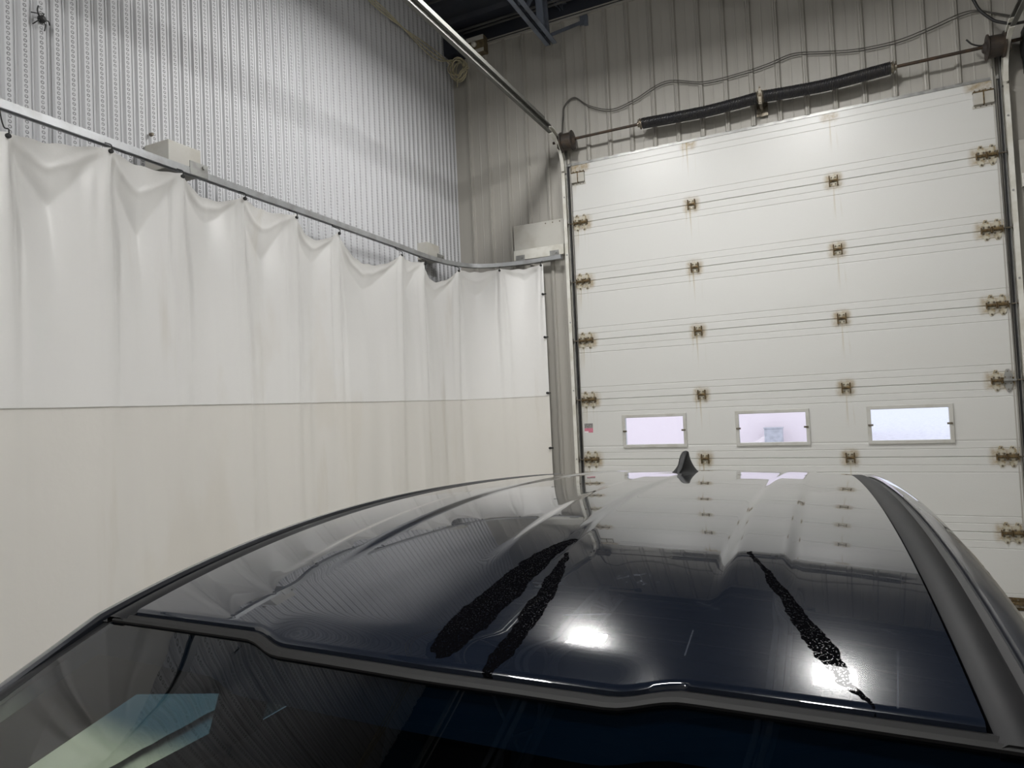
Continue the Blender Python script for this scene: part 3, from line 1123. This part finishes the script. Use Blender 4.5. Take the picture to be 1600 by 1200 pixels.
m = MB(); m.box(-2.29, 25.18, .62, -1.65, 25.62, .66); m.build('cabinet_lid', mg, ub)

# ------------------------------------------------------------------ car
CX = -.5
car = empty('car', (CX, 1.1, 0), 'dark blue-black car with ribbed glossy roof and fin aerial, parked before the door', 'car')
_py = [.73, .9, 1.1, 1.35, 1.6, 2.18, 2.6, 3.0]
_pz = [1.455, 1.495, 1.53, 1.552, 1.556, 1.538, 1.508, 1.465]
_co = np.polyfit(_py, _pz, 5)


def P(y): return float(np.polyval(_co, min(max(y, .7), 3.05)))
_cw = np.polyfit([.7, .772, .84, .95, 1.1, 1.34, 1.635, 2.13, 2.7, 3.05], [.618, .616, .613, .606, .596, .584, .570, .555, .538, .522], 3)
def HWID(y): return float(np.polyval(_cw, min(max(y, .7), 3.05)))


def zroof(x, y):
    r = abs(x - CX)
    w = HWID(y)
    q = min(r / w, 1)
    z = P(y) + .010 * (1 - q ** 2.2) * sstep(.6, 1.6, y) + .004 * (1 - q * q)
    chan = 1 - sstep(.245, .315, r)
    z -= .004 * chan * (1 - sstep(.755, .83, y))
    z += .0050 * sstep(.325, .345, r) * (1 - sstep(.415, .435, r)) * sstep(.92, 1.15, y)
    z += .0045 * (1 - sstep(.045, .065, r)) * sstep(1.0, 1.25, y) * (1 - sstep(2.2, 2.4, y))
    return z


def yfront(x):
    r = abs(x - CX)
    return .790 - .020 * (1 - sstep(.245, .33, r)) - .008 * (1 - r / .62)


def roof_hit(px, py):
    d = ray(px, py)
    z = 1.5
    for _ in range(120):
        t = (z - CAMZ) / d.z
        x, y = d.x * t, d.y * t
        z += .25 * (zroof(x, min(max(y, .7), 3.0)) - z)
    return x, y


def make_paint():
    m = Mat('car_paint', (.010, .012, .018), .35)
    x, y, z = m.xyz()
    nx = m.noise(45, 4) - .5
    ny = m.noise(47, 4, (1.1, 1, 1)) - .5
    x = x + nx * .014 + (m.noise(16, 2) - .5) * .022
    y = y + ny * .024 + (m.noise(19, 2, (1.2, 1, 1)) - .5) * .03
    return m, x, y


def seg(m, x, y, p0, w0, p1, w1):
    (ax, ay), (bx, by) = p0, p1
    dx, dy = bx - ax, by - ay
    L = dx * dx + dy * dy
    t = (((x - ax) * dx + (y - ay) * dy) / L).clamp()
    ex = x - ax - t * dx
    ey = y - ay - t * dy
    d = (ex * ex + ey * ey).sqrt()
    return d / (t * (w1 - w0) + w0)


def to_local(px, py):
    x, y = roof_hit(px, py)
    return (x - CX, y - 1.1)


def streak(m, x, y, pts):
    """pts: (px, py, half width m)"""
    out = None
    for a, bb in zip(pts, pts[1:]):
        v = seg(m, x, y, to_local(a[0], a[1]), a[2], to_local(bb[0], bb[1]), bb[2])
        out = v if out is None else out.mn(v)
    return out


def roof_paint():
    m, x, y = make_paint()
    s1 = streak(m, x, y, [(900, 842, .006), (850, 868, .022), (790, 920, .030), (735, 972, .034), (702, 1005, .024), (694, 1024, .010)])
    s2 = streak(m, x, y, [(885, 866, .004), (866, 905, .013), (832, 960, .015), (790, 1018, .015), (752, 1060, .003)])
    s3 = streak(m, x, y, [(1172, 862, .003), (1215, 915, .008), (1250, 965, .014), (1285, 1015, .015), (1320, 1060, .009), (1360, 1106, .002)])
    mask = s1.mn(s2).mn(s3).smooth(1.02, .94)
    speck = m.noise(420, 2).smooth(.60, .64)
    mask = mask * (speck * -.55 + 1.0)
    # dusty film and scuffs
    film = m.noise(7, 5, (1, .6, 1)).smooth(.3, .75, .75, 1.1)
    cpos = to_local(990, 905)
    cx, cy = m.xyz()[:2]
    sm = (((cx - cpos[0]) / .05) * ((cx - cpos[0]) / .05) + ((cy - cpos[1]) / .035) * ((cy - cpos[1]) / .035)).smooth(1.0, .2)
    scuff = sm * m.noise(160, 4, (1, .5, 1)).smooth(.56, .68) * .5
    for a, bb, wd, st in (((882, 961), (948, 959), .0009, .8), ((848, 985), (880, 955), .0009, .35), ((1083, 985), (1070, 1024), .0010, .4), ((1403, 1018), (1403, 1106), .0009, .35),
                          ((960, 905), (1010, 896), .0012, .4), ((1385, 985), (1400, 992), .0012, .35), ((1090, 940), (1124, 953), .001, .25), ((960, 1085), (985, 1083), .001, .4)):
        v = seg(m, cx, cy, to_local(*a), wd, to_local(*bb), wd)
        scuff = scuff.mx(v.smooth(1.6, .4) * st)
    dust = m.mix(film, (.0028, .0043, .0080), (.0052, .0078, .0142))
    dust = m.mix(scuff, dust, (.08, .09, .11))
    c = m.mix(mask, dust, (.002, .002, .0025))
    m.base(c)
    m.set('Roughness', .17)
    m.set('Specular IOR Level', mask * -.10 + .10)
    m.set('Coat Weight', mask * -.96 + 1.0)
    m.set('Coat Roughness', .012)
    return m.m


def body_paint():
    m = Mat('body_paint', (.010, .012, .018), .35)
    m.vary((.016, .019, .027), 5)
    m.set('Coat Weight', 1.0); m.set('Coat Roughness', .02)
    return m.m


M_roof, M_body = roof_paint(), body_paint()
M_satin = plain('satin_black_molding', (.009, .0095, .0105), .5, other=(.011, .011, .012), scale=20., spec=.14)
M_inter = plain('dark_interior', (.018, .018, .02), .8)
M_tyre = plain('tyre_rubber', (.02, .02, .02), .8)
M_alloy = plain('alloy_wheel', (.35, .35, .36), .3, .8)
M_chrome = plain('lamp_reflector', (.6, .6, .62), .2, .6)
M_wind = glass_mat('windscreen_glass', (.78, .88, .78), .0, 1.5, band=(1.384, 1.404, (.08, .17, .26)))
M_side = glass_mat('side_glass', (.80, .88, .80), .0)
M_dkgl = glass_mat('privacy_glass', (.06, .07, .07), .0)
RB = 2.99

m = MB()
NX, NY = 150, 150


def roof_fn(u, v):
    r = u * 2 - 1
    yf = yfront(CX + r * .6)
    y = yf + (RB - yf) * (v ** 1.25)
    x = CX + r * HWID(y)
    return (x, y, zroof(x, y))


def roof_ext(i, j):
    """grid vertex; one column past each side and two rows past the front turn the edge down"""
    ii, jj = min(max(i, 0), NX), max(j, 0)
    x, y, z = roof_fn(ii / NX, jj / NY)
    sx = -1 if i < 0 else (1 if i > NX else 0)
    if sx:
        x += sx * .0012; z -= .016
    if j == -1:
        y -= .004; z -= .004
    elif j == -2:
        y -= .003; z -= .015
    return (x, y, z)


W_ = NX + 3
m.add([roof_ext(i, j) for j in range(-2, NY + 1) for i in range(-1, NX + 2)],
      [(j * W_ + i, j * W_ + i + 1, (j + 1) * W_ + i + 1, (j + 1) * W_ + i) for j in range(NY + 2) for i in range(W_ - 1)])
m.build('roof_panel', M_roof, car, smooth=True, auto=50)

yl = [.765 + (RB - .765) * i / 60 for i in range(61)]
for s in (-1, 1):
    m = MB()            # roof ditch moulding
    prof = [(.005, -.018), (.005, -.007), (.012, -.002), (.040, -.002), (.047, -.006), (.047, -.018)]
    vs = [(CX + s * (HWID(y) + a), y, P(y) + bz) for y in yl for a, bz in prof]
    n = len(prof)
    m.add(vs, [(i * n + k, i * n + (k + 1) % n, (i + 1) * n + (k + 1) % n, (i + 1) * n + k) for i in range(len(yl) - 1) for k in range(n)])
    m.build('roof_moulding', M_satin, car, smooth=True, auto=40)
    m = MB()            # black groove floor
    prof = [(.046, -.012), (.060, -.012)]
    vs = [(CX + s * (HWID(y) + a), y, P(y) + bz) for y in yl for a, bz in prof]
    m.add(vs, [(i * 2, i * 2 + 1, i * 2 + 3, i * 2 + 2) for i in range(len(yl) - 1)])
    m.build('roof_seal', M_dark, car)
    # side rail running forward into the windscreen pillar
    m = MB()
    line = [(y, HWID(y), P(y)) for y in yl[::-1]] + [(.70, .622, 1.434), (.60, .632, 1.388), (.42, .655, 1.294), (.2, .69, 1.164), (0, .725, 1.049), (-.12, .745, .979)]
    prof = [(.060, -.012), (.060, -.005), (.064, .000), (.074, .000), (.088, -.006), (.102, -.022), (.113, -.045), (.122, -.075), (.112, -.080), (.060, -.050)]
    vs = []
    for y, w, z in line:
        vs += [(CX + s * (w + a), y, z + bz) for a, bz in prof]
    n = len(prof)
    m.add(vs, [(i * n + k, i * n + (k + 1) % n, (i + 1) * n + (k + 1) % n, (i + 1) * n + k) for i in range(len(line) - 1) for k in range(n)])
    m.build('roof_side_rail', M_body, car, smooth=True, auto=40)
    # black pillar moulding beside the windscreen
    m = MB()
    pl = [(.775, .620, 1.458), (.60, .632, 1.392), (.42, .655, 1.304), (.2, .69, 1.184), (0, .725, 1.069), (-.12, .745, .999)]
    m.add([(CX + s * (w + a), y, z + bz) for y, w, z in pl for a, bz in ((.030, -.012), (.036, -.004), (.058, -.006), (.066, -.020))],
          [(i * 4 + k, i * 4 + k + 1, i * 4 + k + 5, i * 4 + k + 4) for i in range(len(pl) - 1) for k in range(3)])
    m.build('pillar_moulding', M_satin, car, smooth=True)

# windscreen with its seal
def ws_pt(u, v):
    r = u * 2 - 1
    xt = CX + r * .650
    yt = yfront(xt) - .020
    zt = zroof(CX + r * .612, yt + .02) - .016
    xb = CX + r * .775
    yb = -.30 + .20 * r * r
    zb = .985
    bulge = .05 * math.sin(math.pi * v) * (1 - .3 * r * r)
    return (xt + (xb - xt) * v, yt + (yb - yt) * v - bulge * .45, zt + (zb - zt) * v + bulge * .9)


m = MB(); m.grid(lambda u, v: ws_pt(u, v), 80, 40)
m.build('windscreen', M_wind, car, smooth=True)
m = MB()
top = [ws_pt(i / 80, 0) for i in range(81)]
prof = [(.004, -.004), (.004, .006), (-.004, .008), (-.010, .004), (-.014, .006), (-.018, .002), (-.016, -.004)]
n = len(prof)
m.add([(x, y + a + .012, z + bz) for x, y, z in top for a, bz in prof], [(i * n + k, i * n + (k + 1) % n, (i + 1) * n + (k + 1) % n, (i + 1) * n + k) for i in range(80) for k in range(n)])
m.build('windscreen_seal', plain('seal_rubber', (.009, .009, .009), .5, spec=.22), car, smooth=True, auto=45)
m = MB()       # black ceramic border on the inside of the glass
def fr(u, v):
    x, y, z = ws_pt(u, v); return (x, y + .004, z - .006)
m.grid(lambda u, v: fr(u, v * .07), 60, 3)
for u0 in (0, .955):
    m.grid(lambda u, v: fr(u0 + u * .045, v), 3, 30)
m.build('windscreen_border', M_dark, car)
# headliner and cabin
m = MB()
m.grid(lambda u, v: (CX + (u * 2 - 1) * (HWID(.8 + v * 2.1) + .04), .82 + v * 2.1, zroof(CX + (u * 2 - 1) * .5, .82 + v * 2.1) - .045 - .03 * abs(u * 2 - 1) ** 3), 20, 24)
m.build('headliner', M_inter, car, smooth=True)
m = MB(); m.grid(lambda u, v: (CX + (u * 2 - 1) * .70, -.22 + v * .62, .93 + .04 * math.sin(v * 3) - (.05 if v > .9 else 0)), 12, 10); m.box(CX - .70, .36, .55, CX + .70, .42, .93)
m.build('dashboard', M_inter, car)
for s in (-1, 1):
    m = MB(); m.box(CX + s * .36 - .25, .75, .42, CX + s * .36 + .25, 1.25, .58)
    m.obox((CX + s * .36, 1.22, .5), (CX + s * .36, 1.45, 1.12), .48, .12, up=(1, 0, 0))
    m.obox((CX + s * .36, 1.44, 1.14), (CX + s * .36, 1.48, 1.30), .26, .09, up=(1, 0, 0))
    m.build('front_seat', M_inter, car, bevel=.04)
m = MB(); m.box(CX - .62, 1.95, .42, CX + .62, 2.45, .58); m.obox((CX, 2.42, .5), (CX, 2.62, 1.15), 1.2, .12, up=(1, 0, 0)); m.build('rear_seat', M_inter, car, bevel=.04)
m = MB(); m.lathe((CX + .36, .50, .98), (0, -.85, .45), [(0, .06), (.03, .06)], 16)
m.tube([(CX + .36 + .185 * math.cos(a), .46 + .185 * math.sin(a) * .42, .99 + .185 * math.sin(a) * .9) for a in [k * math.pi / 14 for k in range(28)]], .014, 8, closed=True)
m.box(CX + .19, .48, .975, CX + .53, .50, 1.0)
m.build('steering_wheel', M_inter, car, smooth=True, auto=40)

# side glass, pillars and door frames
BELT = 1.02


def side_x(y, t):          # t 0 belt .. 1 under the rail
    top = HWID(min(max(y, .75), 3)) + .112
    if y < .77:
        top = float(np.interp(y, [-.12, 0, .2, .42, .6, .77], [.745, .725, .69, .655, .632, .616])) + .112
    return (.872 + (top - .872) * t)


def side_ztop(y):
    if y < .77:
        return float(np.interp(y, [-.12, 0, .2, .42, .6, .77], [1.005, 1.075, 1.19, 1.31, 1.398, 1.462])) - .07
    return P(y) - .072


def side_patch(s, ya, yb, mat, name, off=0.0, ny=10, t0=0.0, t1=1.0):
    m = MB()
    def fn(u, v):
        y = ya + (yb - ya) * u
        t = t0 + (t1 - t0) * v
        return (CX + s * (side_x(y, t) + off), y, BELT + (side_ztop(y) - BELT) * t)
    m.grid(fn, ny, 6)
    return m.build(name, mat, car, smooth=True)


for s in (-1, 1):
    side_patch(s, .20, 1.14, M_side, 'front_window')
    side_patch(s, 1.26, 2.16, M_dkgl, 'rear_window')
    side_patch(s, 2.26, 2.86, M_dkgl, 'quarter_window')
    for a, bb in ((1.13, 1.27), (2.15, 2.27), (2.85, 3.02), (.02, .21)):
        side_patch(s, a, bb, M_satin if a > 1 and a < 2.8 else M_body, 'window_pillar', .004)
        side_patch(s, a, bb, M_inter, 'pillar_lining', -.03)
    # trim around the front side window, seen from inside
    def tp(y, z):
        t = (z - BELT) / (side_ztop(y) - BELT)
        return (CX + s * (side_x(y, t) - .035), y, z)
    inner = [(.60, 1.10), (.68, 1.225), (.87, 1.275), (1.10, 1.18), (1.13, 1.09)]
    outer = [(.16, 1.02), (.28, 1.24), (.72, 1.40), (1.26, 1.46), (1.26, 1.02)]
    m = MB(); m.add([tp(*p) for p in inner + outer], [(i, (i + 1) % 5, 5 + (i + 1) % 5, 5 + i) for i in range(5)])
    m.build('window_trim', M_inter, car)
    # wing mirror
    m = MB(); m.lathe((CX + s * .93, .10, 1.05), (s, -.1, .05), [(0, .05), (.03, .085), (.12, .095), (.17, .075), (.19, .03)], 14)
    m.box(CX + s * .84, .08, .99, CX + s * .95, .13, 1.03)
    m.build('wing_mirror', M_body, car, smooth=True, auto=50)

# lower body
WHY = (-.30, 2.48)
WRAD = .345


def half_w(y):
    return float(np.interp(y, [-1.28, -1.2, -1.0, -.6, 0, 1, 2.2, 3.0, 3.4, 3.52], [.45, .66, .80, .89, .905, .91, .905, .87, .78, .60]))


def body_x(y, z):
    f = float(np.interp(z, [.22, .32, .5, .75, .95, 1.02], [.93, .975, .995, 1.0, .98, .955]))
    return half_w(y) * f


ztop_y = lambda y: float(np.interp(y, [-1.28, -1.1, -.7, -.2, .0, .2, 2.9, 3.3, 3.52], [.72, .84, .93, .985, 1.0, BELT, BELT, 1.0, .95]))
for s in (-1, 1):
    m = MB()
    shut = (.16, 1.20, 2.20)
    sy = sorted([-1.28 + 4.80 * i / 120 for i in range(121)] + [g + e for g in shut for e in (-.005, -.003, .003, .005)])
    ny, nz = len(sy) - 1, 22
    for j in range(nz + 1):
        for y in sy:
            z = .22 + (ztop_y(y) - .22) * j / nz
            deep = .012 if z > .29 and any(abs(y - g) < .004 for g in shut) else 0
            m.v.append((CX + s * (body_x(y, z) - deep), y, z))
    for j in range(nz):
        for i in range(ny):
            y = (sy[i] + sy[i + 1]) / 2
            z = .22 + (ztop_y(y) - .22) * (j + .5) / nz
            if any((y - wy) ** 2 + (z - WRAD) ** 2 < (WRAD + .055) ** 2 for wy in WHY):
                continue
            q = (j * (ny + 1) + i, j * (ny + 1) + i + 1, (j + 1) * (ny + 1) + i + 1, (j + 1) * (ny + 1) + i)
            m.f.append(q); m.mi.append(0)
    m.build('body_side', M_body, car, smooth=True, auto=40)
    for wy in WHY:
        arch = [(CX + s * (body_x(wy + (WRAD + .05) * math.cos(a), max(.23, WRAD + (WRAD + .05) * math.sin(a))) + .002), wy + (WRAD + .05) * math.cos(a), max(.22, WRAD + (WRAD + .05) * math.sin(a))) for a in [math.radians(-15 + 210 * k / 26) for k in range(27)]]
        m = MB(); m.tube(arch, .018, 8); m.build('wheel_arch_trim', M_satin, car, smooth=True)
        m = MB(); m.lathe((CX + s * .62, wy, WRAD + .02), (s, 0, 0), [(0, WRAD + .045), (.24, WRAD + .045), (.241, WRAD + .04), (.01, WRAD + .03)], 28); m.build('wheel_liner', M_dark, car, smooth=True, auto=40)
        wl = MB(); cxw = CX + s * .76
        wl.lathe((cxw - s * .11, wy, WRAD), (s, 0, 0), [(0, .21), (.0, WRAD - .03), (.02, WRAD - .006), (.05, WRAD), (.17, WRAD), (.2, WRAD - .006), (.22, WRAD - .03), (.225, .235)], 36)
        wo = wl.build('wheel', M_tyre, car, smooth=True, auto=35)
        rm = MB(); rm.lathe((cxw + s * .04, wy, WRAD), (s, 0, 0), [(0, .235), (.07, .235), (.078, .225), (.07, .21), (.03, .2), (.02, .06), (.07, .05), (.075, .02)], 30)
        for k in range(10):
            a = k * math.pi / 5
            rm.obox((cxw + s * .095, wy + .04 * math.cos(a), WRAD + .04 * math.sin(a)), (cxw + s * .105, wy + .22 * math.cos(a), WRAD + .22 * math.sin(a)), .035, .02, up=(1, 0, 0))
        rm.build('rim', M_alloy, wo)
    m = MB(); m.lathe((CX + s * .60, -1.19, .70), (s * .35, -1, .2), [(0, .10), (.03, .095), (.05, .05)], 18); m.build('headlamp', M_chrome, car, smooth=True, auto=40)
    m = MB(); m.obox((CX + s * .80, 3.37, .75), (CX + s * .74, 3.40, 1.0), .06, .16, up=(0, 1, 0)); m.build('tail_lamp', plain('red_lens', (.25, .01, .01), .15), car, bevel=.01)
    for y in (1.06, 2.02):
        m = MB(); m.box(CX + s * (body_x(y, .88) + .012), y - .09, .885, CX + s * (body_x(y, .88) + .03), y + .09, .905); m.build('door_handle', M_body, car, bevel=.004)
m = MB()
def hood(u, v):
    y = -1.24 + v * 1.12
    w_ = min(half_w(y) * .955, .86)
    r = u * 2 - 1
    return (CX + r * w_, y - .06 * (1 - r * r), ztop_y(y) + .045 * (1 - r ** 4) * sstep(0, .4, v) - .03 * (1 - v) ** 6)
m.grid(hood, 40, 30); m.build('bonnet', M_body, car, smooth=True)
m = MB(); m.grid(lambda u, v: (CX + (u * 2 - 1) * .86, -.12 + v * .30 - .18 * (1 - (u * 2 - 1) ** 2), ztop_y(-.1) - .01 - v * .02), 20, 3); m.build('cowl_panel', M_satin, car)
m = MB()
def bump(y0, bulge, z0, z1):
    def fn(u, v):
        r = u * 2 - 1
        return (CX + r * .78, y0 + bulge * (1 - abs(r) ** 2.4) - bulge * .3 * abs(v * 2 - 1) ** 2, z0 + (z1 - z0) * v)
    return fn
m.grid(bump(-1.16, -.20, .20, .74), 30, 10); m.build('front_bumper', M_body, car, smooth=True)
m = MB(); m.box(CX - .42, -1.40, .50, CX + .42, -1.36, .64); m.build('grille', M_dark, car, bevel=.02)
m = MB(); m.grid(bump(3.36, .18, .20, .74), 30, 10); m.build('rear_bumper', M_body, car, smooth=True)
m = MB()
m.grid(lambda u, v: (CX + (u * 2 - 1) * (.56 + .24 * v), 3.02 + .36 * v + .07 * (1 - (u * 2 - 1) ** 2), 1.44 - .44 * v), 24, 10); m.build('rear_window_glass', M_dkgl, car, smooth=True)
m = MB()
m.grid(lambda u, v: (CX + (u * 2 - 1) * .80, 3.38 + .07 * (1 - (u * 2 - 1) ** 2) + .08 * v, 1.0 - .30 * v), 24, 8); m.build('tailgate', M_body, car, smooth=True)
m = MB()
m.grid(lambda u, v: (CX + (u * 2 - 1) * .545, RB - .01 + .14 * v + .03 * (1 - (u * 2 - 1) ** 2), P(RB) - .004 - .05 * v + .02 * (1 - (u * 2 - 1) ** 2)), 24, 6); m.build('rear_spoiler', M_body, car, smooth=True)
m = MB(); m.box(CX - .80, -1.0, .2, CX + .80, 3.3, .26); m.build('underbody', M_dark, car)
# fin aerial
m = MB()
fy, fz = 2.36, zroof(CX, 2.36) - .004
secs = [(0.00, .022, .004, .004), (.03, .034, .020, .009), (.07, .042, .046, .011), (.105, .046, .067, .012), (.135, .047, .078, .012), (.152, .046, .080, .011), (.160, .043, .060, .012), (.168, .032, .02, .012)]
NS = 16
for dy, hwid, hh, tw in secs:
    for k in range(NS + 1):
        a = -1 + 2 * k / NS
        q = abs(a)
        zz = hh * (1 - .10 * (q / .3) ** 2 if q < .3 else .90 * (1 - ((q - .3) / .7)) ** 1.15)
        xx = math.copysign(tw * math.sin(q / .3 * math.pi / 2) if q < .3 else tw + (hwid - tw) * ((q - .3) / .7) ** 1.7, a)
        m.v.append((CX + xx, fy + dy, fz + zz + (zroof(CX, fy + dy) - zroof(CX, fy))))
for i in range(len(secs) - 1):
    for k in range(NS):
        m.f.append((i * (NS + 1) + k, i * (NS + 1) + k + 1, (i + 1) * (NS + 1) + k + 1, (i + 1) * (NS + 1) + k)); m.mi.append(0)
m.f.append(tuple((len(secs) - 1) * (NS + 1) + k for k in range(NS + 1))); m.mi.append(0)
m.build('fin_aerial', M_satin, car, smooth=True, auto=50)
